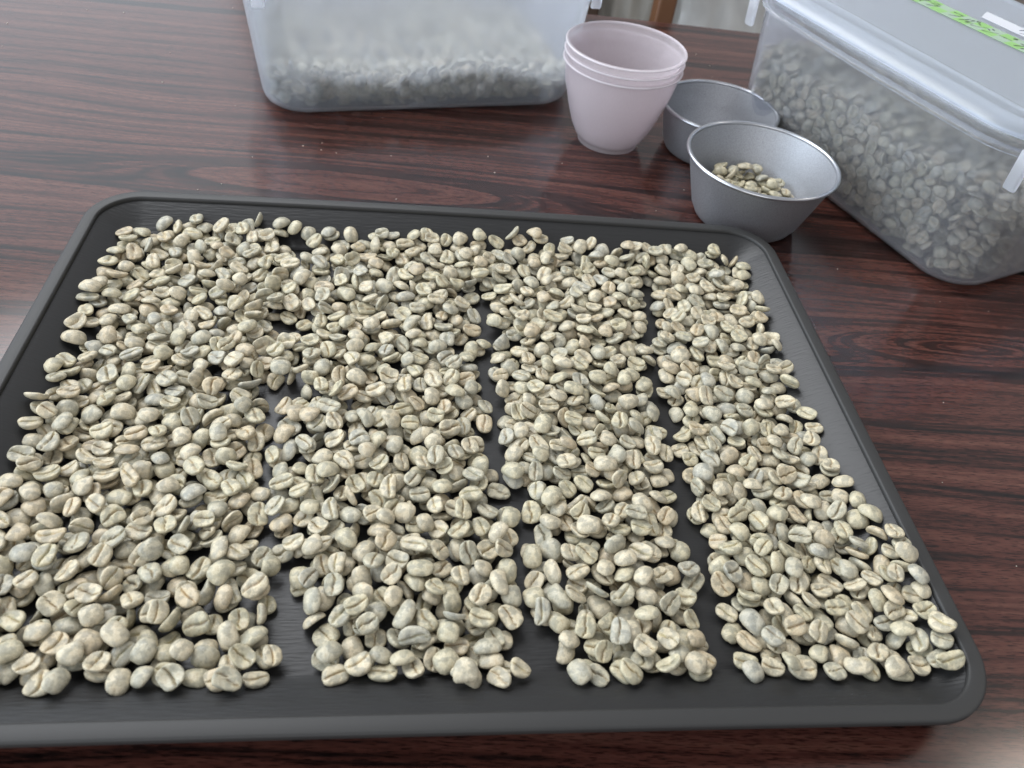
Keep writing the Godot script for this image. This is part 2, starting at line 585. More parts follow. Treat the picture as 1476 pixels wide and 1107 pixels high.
func bean_mesh(sp: Dictionary, f: FastNoiseLite, us: Array, vs: Array) -> ArrayMesh:
	var v := PackedVector3Array()
	var c := PackedColorArray()
	var ix := PackedInt32Array()
	var nu := us.size()
	var nv := vs.size()
	var ids := [PackedInt32Array(), PackedInt32Array()]
	for side in 2:
		ids[side].resize(nu * nv)
		for j in nv:
			for i in nu:
				var edge := i == 0 or j == 0 or i == nu - 1 or j == nv - 1
				if side == 1 and edge:
					ids[1][j * nu + i] = ids[0][j * nu + i]
					continue
				var a: float = us[i]
				var b: float = vs[j]
				var q := Vector2(a * sqrt(1.0 - b * b / 2.0), b * sqrt(1.0 - a * a / 2.0))
				var got := bean_point(sp, f, q, side == 0)
				ids[side][j * nu + i] = v.size()
				v.append(got[0])
				c.append(got[1])
	var nrm := PackedVector3Array()
	nrm.resize(v.size())
	for side in 2:
		for j in nv - 1:
			for i in nu - 1:
				var a: int = ids[side][j * nu + i]
				var b: int = ids[side][j * nu + i + 1]
				var d: int = ids[side][(j + 1) * nu + i]
				var e: int = ids[side][(j + 1) * nu + i + 1]
				for t in [[a, b, e], [a, e, d]]:
					var g := (v[t[1]] - v[t[0]]).cross(v[t[2]] - v[t[0]])   # points down for the dome (x then z)
					if side == 0:
						ix.append_array([t[0], t[1], t[2]])
						g = -g
					else:
						ix.append_array([t[0], t[2], t[1]])
					for w in t: nrm[w] += g
	for i in nrm.size(): nrm[i] = nrm[i].normalized()
	var arr := []
	arr.resize(Mesh.ARRAY_MAX)
	arr[Mesh.ARRAY_VERTEX] = v
	arr[Mesh.ARRAY_NORMAL] = nrm
	arr[Mesh.ARRAY_COLOR] = c
	arr[Mesh.ARRAY_INDEX] = ix
	var m := ArrayMesh.new()
	m.add_surface_from_arrays(Mesh.PRIMITIVE_TRIANGLES, arr)
	return m

func make_bean_materials():
	# silverskin: pale patches with torn edges over the smoother greenish seed
	var skin := noise(61, 0.0085, 5)
	skin.domain_warp_enabled = true
	skin.domain_warp_amplitude = 22.0
	skin.domain_warp_frequency = 0.02
	var t1 := noise_tex(skin, 1024, [[0.0, lin(0.46, 0.47, 0.46)], [0.38, lin(0.60, 0.61, 0.60)], [0.48, lin(0.68, 0.68, 0.64)], [0.505, lin(0.94, 0.92, 0.86)], [0.70, lin(1.0, 0.97, 0.90)], [1.0, lin(0.80, 0.71, 0.59)]])
	var speck := noise(62, 0.075, 4)
	var t2 := noise_tex(speck, 1024, [[0.0, lin(0.58, 0.51, 0.42)], [0.30, lin(0.80, 0.76, 0.70)], [0.48, lin(1, 1, 1)], [1.0, lin(1, 1, 1)]])
	var wr := noise(63, 0.03, 5)
	var t3 := noise_tex(wr, 1024)
	var tones := [lin(0.605, 0.55, 0.43), lin(0.505, 0.48, 0.39), lin(0.565, 0.49, 0.365), lin(0.56, 0.52, 0.395), lin(0.49, 0.475, 0.41)]
	for i in 5:
		var m := std(tones[i], 0.42, 0.0, 0.45)
		m.vertex_color_use_as_albedo = true
		m.albedo_texture = t1
		m.uv1_triplanar = true
		m.uv1_world_triplanar = true
		m.uv1_scale = Vector3(30, 30, 30)
		m.detail_enabled = true
		m.detail_albedo = t2
		m.detail_blend_mode = BaseMaterial3D.BLEND_MODE_MUL
		m.heightmap_enabled = true
		m.heightmap_texture = t3
		m.heightmap_scale = 0.011
		tone_mats.append(m)

func random_tone() -> int:
	var q := rng.randf()
	return 0 if q < 0.36 else 1 if q < 0.56 else 2 if q < 0.66 else 3 if q < 0.92 else 4

# a height field on which beans come to rest one after another
class Heap:
	const W := 27
	const HALF := 13
	var cell := 0.0007
	var x0 := 0.0
	var z0 := 0.0
	var nx := 0
	var nz := 0
	var h := PackedFloat32Array()
	var owner := PackedInt32Array()
	var low := PackedFloat32Array()
	var high := PackedFloat32Array()
	var offs := PackedInt32Array()
	var lows := PackedFloat32Array()
	var highs := PackedFloat32Array()

	func _init(x_lo: float, x_hi: float, z_lo: float, z_hi: float, step: float, start: Callable):
		cell = step
		x0 = x_lo - HALF * cell
		z0 = z_lo - HALF * cell
		nx = int((x_hi - x_lo) / cell) + 2 * HALF + 1
		nz = int((z_hi - z_lo) / cell) + 2 * HALF + 1
		h.resize(nx * nz)
		owner.resize(nx * nz)
		owner.fill(-1)
		low.resize(W * W)
		high.resize(W * W)
		for j in nz:
			for i in nx:
				h[j * nx + i] = 9.0 if i < HALF or j < HALF or i >= nx - HALF or j >= nz - HALF else start.call(x0 + i * cell, z0 + j * cell)

	func trace(pts: PackedVector3Array, basis: Basis):
		low.fill(9.0)
		high.fill(-9.0)
		var inv := 1.0 / cell
		var g := Basis(basis.x * inv, basis.y * inv, basis.z * inv)
		for p in pts:
			var q := g * p
			var k := (roundi(q.z) + HALF) * W + roundi(q.x) + HALF
			if q.y < low[k]: low[k] = q.y
			if q.y > high[k]: high[k] = q.y
		offs.clear()
		lows.clear()
		highs.clear()
		for k in W * W:
			if high[k] > -8.9:
				offs.append((k / W - HALF) * nx + k % W - HALF)
				lows.append(low[k] * cell)
				highs.append(high[k] * cell)

	func rest(at: int) -> float:
		var y := -9.0
		for t in offs.size():
			var d := h[at + offs[t]] - lows[t]
			if d > y: y = d
		return y

	func index(x: float, z: float) -> int:
		return clampi(roundi((z - z0) / cell), HALF, nz - HALF - 1) * nx + clampi(roundi((x - x0) / cell), HALF, nx - HALF - 1)

	func place(at: int) -> Vector3:
		return Vector3(x0 + (at % nx) * cell, 0, z0 + (at / nx) * cell)

	func slope(at: int) -> Vector2:
		var sx := 0.0
		var sz := 0.0
		var qx := 0.0
		var qz := 0.0
		var mean := 0.0
		for o in offs: mean += minf(h[at + o], 0.2)
		mean /= offs.size()
		for k in W * W:
			if high[k] > -8.9:
				var dx := float(k % W - HALF)
				var dz := float(k / W - HALF)
				var e := minf(h[at + (k / W - HALF) * nx + k % W - HALF], 0.2) - mean
				sx += dx * e
				sz += dz * e
				qx += dx * dx
				qz += dz * dz
		return Vector2(sx / maxf(qx, 1.0), sz / maxf(qz, 1.0)) / cell

	func settle(at: int, y: float, id: int):
		for t in offs.size():
			var k := at + offs[t]
			if y + highs[t] > h[k]:
				h[k] = y + highs[t]
				owner[k] = id

# drops beans until COUNT lie there; aim(x, z) gives the height wanted there or a negative number where no bean may lie
func pour(heap: Heap, count: int, spot: Callable, aim: Callable, tries: int, roll: int, wild: float, floor_of: Callable) -> Array:
	var out := []
	var misses := 0
	while out.size() < count and misses < 700:
		var k := rng.randi() % beans.size()
		var bn: Bean = beans[k]
		var size := rng.randf_range(0.765, 0.915)
		var yaw := rng.randf() * TAU
		var over := rng.randf() < back_down
		var lean := rng.randfn(0.0, 0.10)
		if rng.randf() < wild: lean = rng.randf_range(-1.4, 1.4)
		var own := Basis(Vector3.UP, yaw) * Basis(Vector3(1, 0, 0), (PI if over else 0.0) + lean) * Basis(Vector3(0, 0, 1), rng.randfn(0.0, 0.10))
		var b := own.scaled(Vector3.ONE * size)
		heap.trace(bn.pts, b)
		var best := -1
		var cost := 1e9
		for t in tries:
			var p: Vector2 = spot.call()
			var want: float = aim.call(p.x, p.y)
			if want < 0.0: continue
			var at := heap.index(p.x, p.y)
			var c := heap.rest(at) - want
			if c < cost:
				cost = c
				best = at
		if best < 0 or cost > 0.0025:
			misses += 1
			continue
		# roll downhill while that lowers it
		var y := heap.rest(best)
		for s in roll:
			var next := best
			for d in [2, -2, 2 * heap.nx, -2 * heap.nx]:
				var w := heap.place(best + d)
				if aim.call(w.x, w.z) < 0.0: continue
				var y2 := heap.rest(best + d)
				if y2 < y - 0.00008:
					y = y2
					next = best + d
			if next == best: break
			best = next
		# lie along the slope of what is below
		var w2 := heap.place(best)
		var g := heap.slope(best).limit_length(0.75) * rng.randf_range(0.55, 1.0)
		if y - floor_of.call(w2.x, w2.z) > 0.0035 or g.length() > 0.25:
			var nrm := Vector3(-g.x, 1.0, -g.y).normalized()
			var axis := Vector3.UP.cross(nrm)
			if axis.length() > 0.01:
				var turned := Basis(axis.normalized(), Vector3.UP.angle_to(nrm)) * b
				heap.trace(bn.pts, turned)
				var y3 := heap.rest(best)
				if y3 < y + 0.0006:
					b = turned
					y = y3
				else:
					heap.trace(bn.pts, b)
		if y > 1.0:
			misses += 1
			continue
		heap.settle(best, y, out.size())
		out.append({"shape": k, "xf": Transform3D(b, Vector3(w2.x, y, w2.z)), "cells": heap.offs.size(), "tone": random_tone(), "size": size})
	return out

func along(table: Array, z: float) -> float:
	if z <= table[0].x: return table[0].y
	for i in table.size() - 1:
		if z <= table[i + 1].x: return lerpf(table[i].y, table[i + 1].y, (z - table[i].x) / (table[i + 1].x - table[i].x))
	return table[-1].y

# the three bare furrows between the strips of beans: middle line and half width, by z
const GAP_X := [
	[Vector2(-0.13, -0.070), Vector2(-0.0, -0.069), Vector2(0.05, -0.064), Vector2(0.075, -0.056), Vector2(0.115, -0.043)],
	[Vector2(-0.08, 0.0155), Vector2(-0.04, 0.0180), Vector2(-0.015, 0.0160), Vector2(0.0, 0.0185), Vector2(0.015, 0.0160), Vector2(0.042, 0.0225), Vector2(0.063, 0.0250), Vector2(0.085, 0.0240), Vector2(0.115, 0.0310)],
	[Vector2(-0.08, 0.0970), Vector2(-0.045, 0.0925), Vector2(0.0, 0.0895), Vector2(0.041, 0.0885), Vector2(0.065, 0.0860), Vector2(0.115, 0.0870)]]
const GAP_W := [
	[Vector2(-0.114, -0.03), Vector2(-0.112, 0.005), Vector2(-0.094, 0.006), Vector2(-0.090, -0.03), Vector2(-0.056, -0.03), Vector2(-0.053, 0.004), Vector2(-0.040, 0.004), Vector2(-0.037, -0.03), Vector2(-0.017, -0.02), Vector2(-0.014, 0.0025), Vector2(0.002, 0.003), Vector2(0.006, -0.0012), Vector2(0.030, 0.0002), Vector2(0.060, 0.0006), Vector2(0.072, 0.0022), Vector2(0.085, 0.0045), Vector2(0.115, 0.0075)],
	[Vector2(-0.084, -0.02), Vector2(-0.078, 0.002), Vector2(-0.04, 0.0018), Vector2(-0.017, 0.004), Vector2(-0.005, 0.0025), Vector2(0.004, 0.0015), Vector2(0.02, 0.0015), Vector2(0.04, 0.0035), Vector2(0.055, 0.003), Vector2(0.075, 0.0025), Vector2(0.085, 0.0018), Vector2(0.095, 0.003), Vector2(0.104, 0.0065), Vector2(0.115, 0.0075)],
	[Vector2(-0.092, -0.02), Vector2(-0.090, 0.003), Vector2(-0.078, 0.0065), Vector2(-0.06, 0.0030), Vector2(-0.045, 0.002), Vector2(-0.02, 0.0022), Vector2(0.0, 0.001), Vector2(0.013, 0.0026), Vector2(0.04, 0.003), Vector2(0.06, 0.0035), Vector2(0.085, 0.0045), Vector2(0.115, 0.006)]]

var back_down := 0.64
var mask_noise := noise(301, 55.0, 2)
var pile_noise := noise(302, 26.0, 2)

func bean_margin(x: float, z: float) -> float:
	var n := mask_noise.get_noise_2d(x, z) * 0.004
	var right := 0.1505 + 0.0105 * smoothstep(0.02, 0.08, z) + n * 0.4
	var back := -0.1140 + n - 0.004 * exp(-pow((x + 0.09) / 0.02, 2.0)) + 0.004 * smoothstep(0.11, 0.15, absf(x))
	var d := minf(minf(x + 0.1520 + n * 0.6, right - x), minf(z - back, 0.1125 + n * 0.4 - z))
	for i in 3:
		var w := along(GAP_W[i], z)
		if w > -0.019: d = minf(d, absf(x - along(GAP_X[i], z) + n * 1.1) - w * (0.74 + 80.0 * n) - 0.0025)
	return d

func tray_beans():
	var heap := Heap.new(-TRAY_HX + 0.004, TRAY_HX - 0.004, -TRAY_HZ + 0.004, TRAY_HZ - 0.004, 0.0007, tray_height)
	var spot := func(): return Vector2(rng.randf_range(-0.159, 0.166), rng.randf_range(-0.128, 0.117))
	var aim := func(x, z):
		var d := bean_margin(x, z)
		if d < 0.0: return -1.0
		return tray_height(x, z) + 0.0038 + minf(d, 0.014) * 0.24 + 0.0016 * pile_noise.get_noise_2d(x, z)
	var all := pour(heap, 2600, spot, aim, 9, 6, 0.14, tray_height)
	print("beans on the tray: ", all.size())
	# which of them show
	var seen := PackedInt32Array()
	seen.resize(all.size())
	for o in heap.owner:
		if o >= 0: seen[o] += 1
	var ranked := []
	for i in all.size():
		var e: Dictionary = all[i]
		var q: Vector3 = CAM_B.inverse() * (e.xf.origin - CAM_AT)
		var px := q.x / -q.z * 1.3615   # half widths of the picture at this lens: 0.653 x 0.490
		e.frac = float(seen[i]) / e.cells
		e.inside = absf(q.x / -q.z) < 0.655 and absf(q.y / -q.z) < 0.49 and px < 9.0
		if e.inside and e.frac > 0.42: ranked.append([q.length() * (1.15 - 0.15 * minf(e.frac, 1.0)), i])
	ranked.sort_custom(func(a, b): return a[0] < b[0])
	var single := {}
	for i in mini(280, ranked.size()): single[ranked[i][1]] = true
	var counts := {}
	var labels := {}
	for i in single:
		var words := bean_words(all[i])
		counts[words] = counts.get(words, 0) + 1
		labels[i] = words
	tell_apart(labels, all)
	for i in single:
		var e: Dictionary = all[i]
		var o := put("coffee_bean", beans[e.shape].near, tone_mats[e.tone], self)
		o.transform = e.xf
		tag(o, labels[i], "coffee bean", "green coffee beans spread on the tray")
	print("labels: ", counts.size(), " of ", single.size())
	# the rest in one object, a surface for each tone
	var st := []
	for i in 5:
		var s := SurfaceTool.new()
		s.begin(Mesh.PRIMITIVE_TRIANGLES)
		st.append(s)
	for i in all.size():
		if single.has(i): continue
		var e: Dictionary = all[i]
		st[e.tone].append_from(beans[e.shape].far if e.xf.origin.z < -0.03 else beans[e.shape].near, 0, e.xf)
	var mesh: ArrayMesh = null
	for i in 5:
		st[i].set_material(tone_mats[i])
		mesh = st[i].commit(mesh)
	var rest := put("coffee_beans", mesh, null, self)
	tag(rest, "the many green coffee beans spread over the middle and back of the tray", "coffee beans", "", "stuff")
	# beans in the front tin
	var c := Vector2(0.1736, -0.1690)
	var bowl := func(x, z):
		var d := Vector2(x - c.x, z - c.y).length()
		return 0.0018 if d < 0.0275 else 0.0018 + (d - 0.0275) * 3.1
	var tin_heap := Heap.new(c.x - 0.036, c.x + 0.036, c.y - 0.036, c.y + 0.036, 0.0007, bowl)
	var in_tin := func(): return c + Vector2(0.024, 0).rotated(rng.randf() * TAU) * sqrt(rng.randf())
	var want := func(x, z): return 0.0180 + 0.10 * (c.x + 0.002 - x) - 0.08 * (z - c.y) if Vector2(x - c.x, z - c.y).length() < 0.026 else -1.0
	var few := pour(tin_heap, 170, in_tin, want, 6, 4, 0.1, bowl)
	var own := PackedInt32Array()
	own.resize(few.size())
	for k in tin_heap.owner:
		if k >= 0: own[k] += 1
	var shown := []
	for i in few.size():
		var e: Dictionary = few[i]
		e.frac = float(own[i]) / e.cells
		if e.frac > 0.5 and e.xf.origin.z < c.y + 0.008: shown.append([e.xf.origin.z, i])
	shown.sort_custom(func(a, b): return a[0] < b[0])
	var tops := {}
	for i in mini(20, shown.size()): tops[shown[i][1]] = true
	var under := SurfaceTool.new()
	under.begin(Mesh.PRIMITIVE_TRIANGLES)
	var tin_labels := {}
	for i in tops:
		var x: float = few[i].xf.origin.x
		var side := "left side" if x < c.x - 0.009 else "right side" if x > c.x + 0.009 else "middle"
		tin_labels[i] = "%s bean, %s, %s, %s of the tin" % [TONES[few[i].tone], face_words(few[i].xf), run_words(few[i].xf), side]
	tell_apart(tin_labels, few)
	for i in few.size():
		var e: Dictionary = few[i]
		if tops.has(i):
			var o := put("coffee_bean", beans[e.shape].near, tone_mats[e.tone], self)
			o.transform = e.xf
			tag(o, tin_labels[i], "coffee bean", "green coffee beans in the front tin")
		else:
			under.append_from(beans[e.shape].far, 0, e.xf)
	under.set_material(tone_mats[3])
	var low := put("coffee_beans", under.commit(), null, self)
	tag(low, "lower green coffee beans at the bottom of the front tin", "coffee beans", "", "stuff")

# labels that several beans share say which of them is nearer
func tell_apart(labels: Dictionary, all: Array):
	var alike := {}
	for i in labels:
		if not alike.has(labels[i]): alike[labels[i]] = []
		alike[labels[i]].append(i)
	for words in alike:
		var same: Array = alike[words]
		if same.size() == 1: continue
		same.sort_custom(func(a, b): return all[a].xf.origin.z > all[b].xf.origin.z)
		for k in same.size(): labels[same[k]] = words + (", nearer one" if k == 0 else ", farther one" if k == same.size() - 1 else ", middle one")

func face_words(xf: Transform3D) -> String:
	var u := xf.basis.y.normalized().y
	return "back up" if u > 0.55 else "groove up" if u < -0.55 else "on edge"

func run_words(xf: Transform3D) -> String:
	var d := xf.basis.x
	var a := fposmod(rad_to_deg(atan2(-d.z, d.x)), 180.0)
	return "crosswise" if a < 22.5 or a >= 157.5 else "slanting right" if a < 67.5 else "endwise" if a < 112.5 else "slanting left"

func bean_words(e: Dictionary) -> String:
	var p: Vector3 = e.xf.origin
	var strip := "left strip" if p.x < along(GAP_X[0], p.z) else "second strip" if p.x < along(GAP_X[1], p.z) else "third strip" if p.x < along(GAP_X[2], p.z) else "right strip"
	var lo := -0.152 if strip == "left strip" else along(GAP_X[0], p.z) if strip == "second strip" else along(GAP_X[1], p.z) if strip == "third strip" else along(GAP_X[2], p.z)
	var hi := along(GAP_X[0], p.z) if strip == "left strip" else along(GAP_X[1], p.z) if strip == "second strip" else along(GAP_X[2], p.z) if strip == "third strip" else 0.155
	var f := (p.x - lo) / (hi - lo)
	var side := "left edge" if f < 0.25 else "left half" if f < 0.5 else "right half" if f < 0.75 else "right edge"
	var row := "front row" if p.z > 0.099 else "near rows" if p.z > 0.082 else "middle rows" if p.z > 0.06 else "upper rows"
	var size := "long " if beans[e.shape].long else "small " if e.size < 0.80 else ""
	return "%s%s bean, %s, %s, %s, %s of %s" % [size, TONES[e.tone], face_words(e.xf), run_words(e.xf), row, side, strip]

# ---------------------------------------------------------------- containers
func frosted(alpha: float, rough: float, tint: Color, through: float) -> StandardMaterial3D:
	var m := std(Color(tint.r, tint.g, tint.b, alpha), rough, 0.0, 0.5)
	m.transparency = BaseMaterial3D.TRANSPARENCY_ALPHA
	m.refraction_enabled = true
	m.refraction_scale = 0.049
	m.backlight_enabled = true
	m.backlight = Color(through * tint.r, through * tint.g, through * tint.b).linear_to_srgb()
	return m

func box_bend(p: Vector3) -> Vector3:
	# the long walls belly out a little and their rim sags between the corners
	var k := clampf(1.0 - pow(p.x / 0.100, 2.0), 0.0, 1.0)
	var q := smoothstep(0.01, 0.07, p.y)
	var side := clampf(p.z / 0.07, -1.0, 1.0)
	return p + Vector3(0, -0.0012 * k * q * absf(side), 0.0004 * k * q * side)

func container(called: String, xf: Transform3D, label: String, covered: bool) -> Node3D:
	var t := thing(called, xf, label, "container", "frosted storage containers of green coffee beans")
	var wall := frosted(0.06, 0.15, Color(0.965, 0.975, 1.0), 0.19) if covered else frosted(0.06, 0.20, Color(0.94, 0.965, 1.0), 0.33)
	var b := Builder.new()
	loft(b, [Vector2(-0.0080, 0.0008), Vector2(-0.0040, 0.0013), Vector2(-0.0016, 0.0032), Vector2(-0.0002, 0.0065), Vector2(0.0002, 0.0090), Vector2(0.0074, 0.0812), Vector2(0.0100, 0.0816), Vector2(0.0112, 0.0826), Vector2(0.0112, 0.0838), Vector2(0.0100, 0.0847), Vector2(0.0084, 0.0850), Vector2(0.0087, 0.0906), Vector2(0.0082, 0.0912), Vector2(0.0076, 0.0906), Vector2(0.0062, 0.0810), Vector2(-0.0010, 0.0092), Vector2(-0.0016, 0.0066), Vector2(-0.0028, 0.0044), Vector2(-0.0048, 0.0027), Vector2(-0.0084, 0.0021)], BOX_HX, BOX_HZ, 0.027, true, true, box_bend, 10, 12)
	put("tub", b.mesh(), wall, t)
	if covered:
		var lidm := frosted(0.15, 0.28, Color(0.93, 0.96, 1.0), 0.24)
		var l := Builder.new()
		loft(l, [Vector2(-0.0115, 0.0943), Vector2(-0.0078, 0.0951), Vector2(-0.0066, 0.0950), Vector2(-0.0030, 0.0932), Vector2(0.0006, 0.0938), Vector2(0.0100, 0.0914), Vector2(0.0106, 0.0902), Vector2(0.0118, 0.0902), Vector2(0.0119, 0.0912), Vector2(0.0112, 0.0924), Vector2(0.0012, 0.0952), Vector2(0.0000, 0.0955), Vector2(-0.0030, 0.0947), Vector2(-0.0062, 0.0965), Vector2(-0.0072, 0.0968), Vector2(-0.0082, 0.0965), Vector2(-0.0115, 0.0957)], BOX_HX, BOX_HZ, 0.027, true, true, null, 10, 12)
		put("lid", l.mesh(), lidm, t)
	var clipm := frosted(0.22, 0.30, Color(0.97, 0.98, 1.0), 0.4)
	for s in [Vector2(-0.1003, 1), Vector2(0.1003, 1), Vector2(-0.1003, -1), Vector2(0.1003, -1)]:
		var c := Builder.new()
		loft(c, [Vector2(-0.0012, -0.0100), Vector2(-0.0003, -0.0097), Vector2(0.0, -0.0088), Vector2(0.0, 0.0095), Vector2(-0.0012, 0.0105)], 0.0034, 0.0017, 0.0016, true, true, null, 4, 1)
		var o := put("clip", c.mesh(), clipm, t)
		o.position = Vector3(s.x, 0.0775, s.y * (BOX_HZ + 0.0065))
		o.rotation = Vector3(s.y * 0.09, 0, 0)
	return t

func fill_container(box: Node3D, core: float, top: Callable, label: String):
	var hx := BOX_HX - 0.0016
	var hz := BOX_HZ - 0.0016
	var start := func(x, z):
		var r := 0.0254
		var qx := absf(x) - (hx - r)
		var qz := absf(z) - (hz - r)
		var d := Vector2(maxf(qx, 0), maxf(qz, 0)).length() + minf(maxf(qx, qz), 0.0) - r
		if z > hz - 0.0052 and absf(x) < 0.076: return 9.0
		if d > 0.0: return 0.009 + d / 0.1
		if d > -0.004: return 0.0024 + 0.0066 * pow((d + 0.004) / 0.004, 2.0)
		if d < -0.026: return core
		return 0.0024
	var all_beans := []
	var heap := Heap.new(-hx - 0.0075, hx + 0.0075, -hz - 0.0075, hz + 0.0075, 0.0009, start)
	var spot := func(): return Vector2(rng.randf_range(-hx, hx), rng.randf_range(-hz, hz))
	var front := func():   # most of what shows lies along the walls
		var p := Vector2(rng.randf_range(-hx - 0.004, hx + 0.004), rng.randf_range(-hz - 0.004, hz + 0.004))
		if rng.randf() < 0.3: p.y = hz - 0.007 - rng.randf() * 0.010
		return p
	# first the beans that press against the long wall one sees: a layer that settles towards that wall as if it were the floor
	var zw := hz - 0.0002
	var tall := func(x): return top.call(x, hz) + 0.001
	var press := Heap.new(-0.077, 0.077, 0.003, 0.085, 0.0007, func(_x, y): return 0.0 if y > 0.0115 else (0.0115 - y) * 0.9)
	var aim_wall := func(x, y): return 0.0036 if y < tall.call(x) and absf(x) < 0.0725 else -1.0
	back_down = 0.40
	var layer := pour(press, 1100, func(): return Vector2(rng.randf_range(-0.074, 0.074), rng.randf_range(0.008, 0.075)), aim_wall, 16, 5, 0.05, func(_x, _z): return 0.0)
	var up := Vector3(0, 1, 0.1).normalized()
	var inward := Vector3(0, 0.1, -1).normalized()
	var turn := Basis(Vector3(1, 0, 0), inward, Vector3(1, 0, 0).cross(inward))
	back_down = 0.64
	for e in layer:
		var q: Transform3D = e.xf
		var p := Vector3(q.origin.x, 0.009, zw) + up * (q.origin.z - 0.009) + inward * q.origin.y
		e.xf = Transform3D(turn * q.basis, p)
		all_beans.append(e)
	var all := pour(heap, 6500, front, top, 4, 2, 0.45, func(_x, _z): return -1.0)
	all.append_array(all_beans)
	print(label, ": ", all.size(), " of them at the wall ", layer.size())
	var o := thing("coffee_beans", box.transform, label, "coffee beans")
	o.set_meta("kind", "stuff")
	var by := {}
	for e in all:
		var k: int = (e.shape % 4) * 5 + e.tone
		if not by.has(k): by[k] = []
		by[k].append(e.xf)
	for k in by:
		var mm := MultiMesh.new()
		mm.transform_format = MultiMesh.TRANSFORM_3D
		mm.mesh = beans[(k / 5) * 4 + 1].far
		mm.instance_count = by[k].size()
		for i in by[k].size(): mm.set_instance_transform(i, by[k][i])
		var q := MultiMeshInstance3D.new()
		q.name = "bean_heap"
		q.multimesh = mm
		q.material_override = tone_mats[k % 5]
		o.add_child(q, true)

# ---------------------------------------------------------------- writing on the lid
const KANA := {
	"ma": [[[0.1, 0.2], [0.92, 0.18], [0.5, 0.62]], [[0.33, 0.48], [0.66, 0.88]]],
	"ra": [[[0.2, 0.12], [0.8, 0.12]], [[0.1, 0.38], [0.9, 0.36], [0.75, 0.66], [0.38, 0.94]]],
	"fu": [[[0.08, 0.2], [0.88, 0.18], [0.74, 0.56], [0.3, 0.94]]],
	"ru": [[[0.3, 0.15], [0.3, 0.55], [0.08, 0.92]], [[0.6, 0.1], [0.6, 0.86], [0.98, 0.6]]],
	"n": [[[0.12, 0.2], [0.38, 0.36]], [[0.1, 0.9], [0.5, 0.75], [0.94, 0.28]]],
	"shi": [[[0.2, 0.1], [0.42, 0.22]], [[0.1, 0.38], [0.32, 0.5]], [[0.1, 0.92], [0.5, 0.76], [0.92, 0.34]]],
	"bar": [[[0.05, 0.52], [0.95, 0.48]]],
	"ka": [[[0.08, 0.3], [0.86, 0.28], [0.8, 0.72], [0.64, 0.92]], [[0.46, 0.04], [0.4, 0.5], [0.12, 0.94]]],
	"te": [[[0.25, 0.12], [0.76, 0.11]], [[0.06, 0.4], [0.94, 0.38]], [[0.52, 0.4], [0.46, 0.7], [0.24, 0.94]]],
	"ku": [[[0.36, 0.04], [0.08, 0.5]], [[0.33, 0.2], [0.86, 0.18], [0.7, 0.6], [0.28, 0.96]]],
	"a": [[[0.08, 0.15], [0.92, 0.13], [0.6, 0.5]], [[0.5, 0.34], [0.45, 0.66], [0.22, 0.94]]],
	"dots": [[[0.92, -0.04], [0.99, 0.1]], [[1.06, -0.08], [1.13, 0.06]]]}

func write(im: Image, text: Array, x: float, y: float, size: float, tall: float, pen: float, ink: Color):
	for ch in text:
		if ch == " ":
			x += size * 0.55
			continue
		for stroke in KANA[ch]:
			for i in stroke.size() - 1:
				var a := Vector2(stroke[i][0] * size, stroke[i][1] * tall) + Vector2(x, y)
				var b := Vector2(stroke[i + 1][0] * size, stroke[i + 1][1] * tall) + Vector2(x, y)
				var steps := int(a.distance_to(b)) + 1
				for s in steps + 1:
					var p := a.lerp(b, float(s) / steps)
					var rad := pen * (0.8 + 0.35 * sin(p.x * 0.21 + p.y * 0.13))
					for dy in range(-4, 5):
						for dx in range(-4, 5):
							if dx * dx + dy * dy <= rad * rad: im.set_pixelv(Vector2i(clampi(int(p.x) + dx, 0, im.get_width() - 1), clampi(int(p.y) + dy, 0, im.get_height() - 1)), ink)
		if ch != "dots": x += size * (1.02 if true else 1.0)
		else: x += size * 0.12

func label_mesh(l: float, w: float, cut: float) -> ArrayMesh:
	var b := Builder.new()
	var h := 0.00016
	b.flat(Vector3(-l / 2 + cut, h, w / 2), Vector3(l / 2, h, w / 2), Vector3(l / 2, h, -w / 2), Vector3(-l / 2, h, -w / 2), Vector3.UP)
	b.flat(Vector3(-l / 2 + cut, 0, w / 2), Vector3(l / 2, 0, w / 2), Vector3(l / 2, h, w / 2), Vector3(-l / 2 + cut, h, w / 2), Vector3(0, 0, 1))
	b.flat(Vector3(-l / 2, 0, -w / 2), Vector3(l / 2, 0, -w / 2), Vector3(l / 2, h, -w / 2), Vector3(-l / 2, h, -w / 2), Vector3(0, 0, -1))
	b.flat(Vector3(-l / 2, 0, -w / 2), Vector3(-l / 2 + cut, 0, w / 2), Vector3(-l / 2 + cut, h, w / 2), Vector3(-l / 2, h, -w / 2), Vector3(-1, 0, 0))
	return b.mesh()

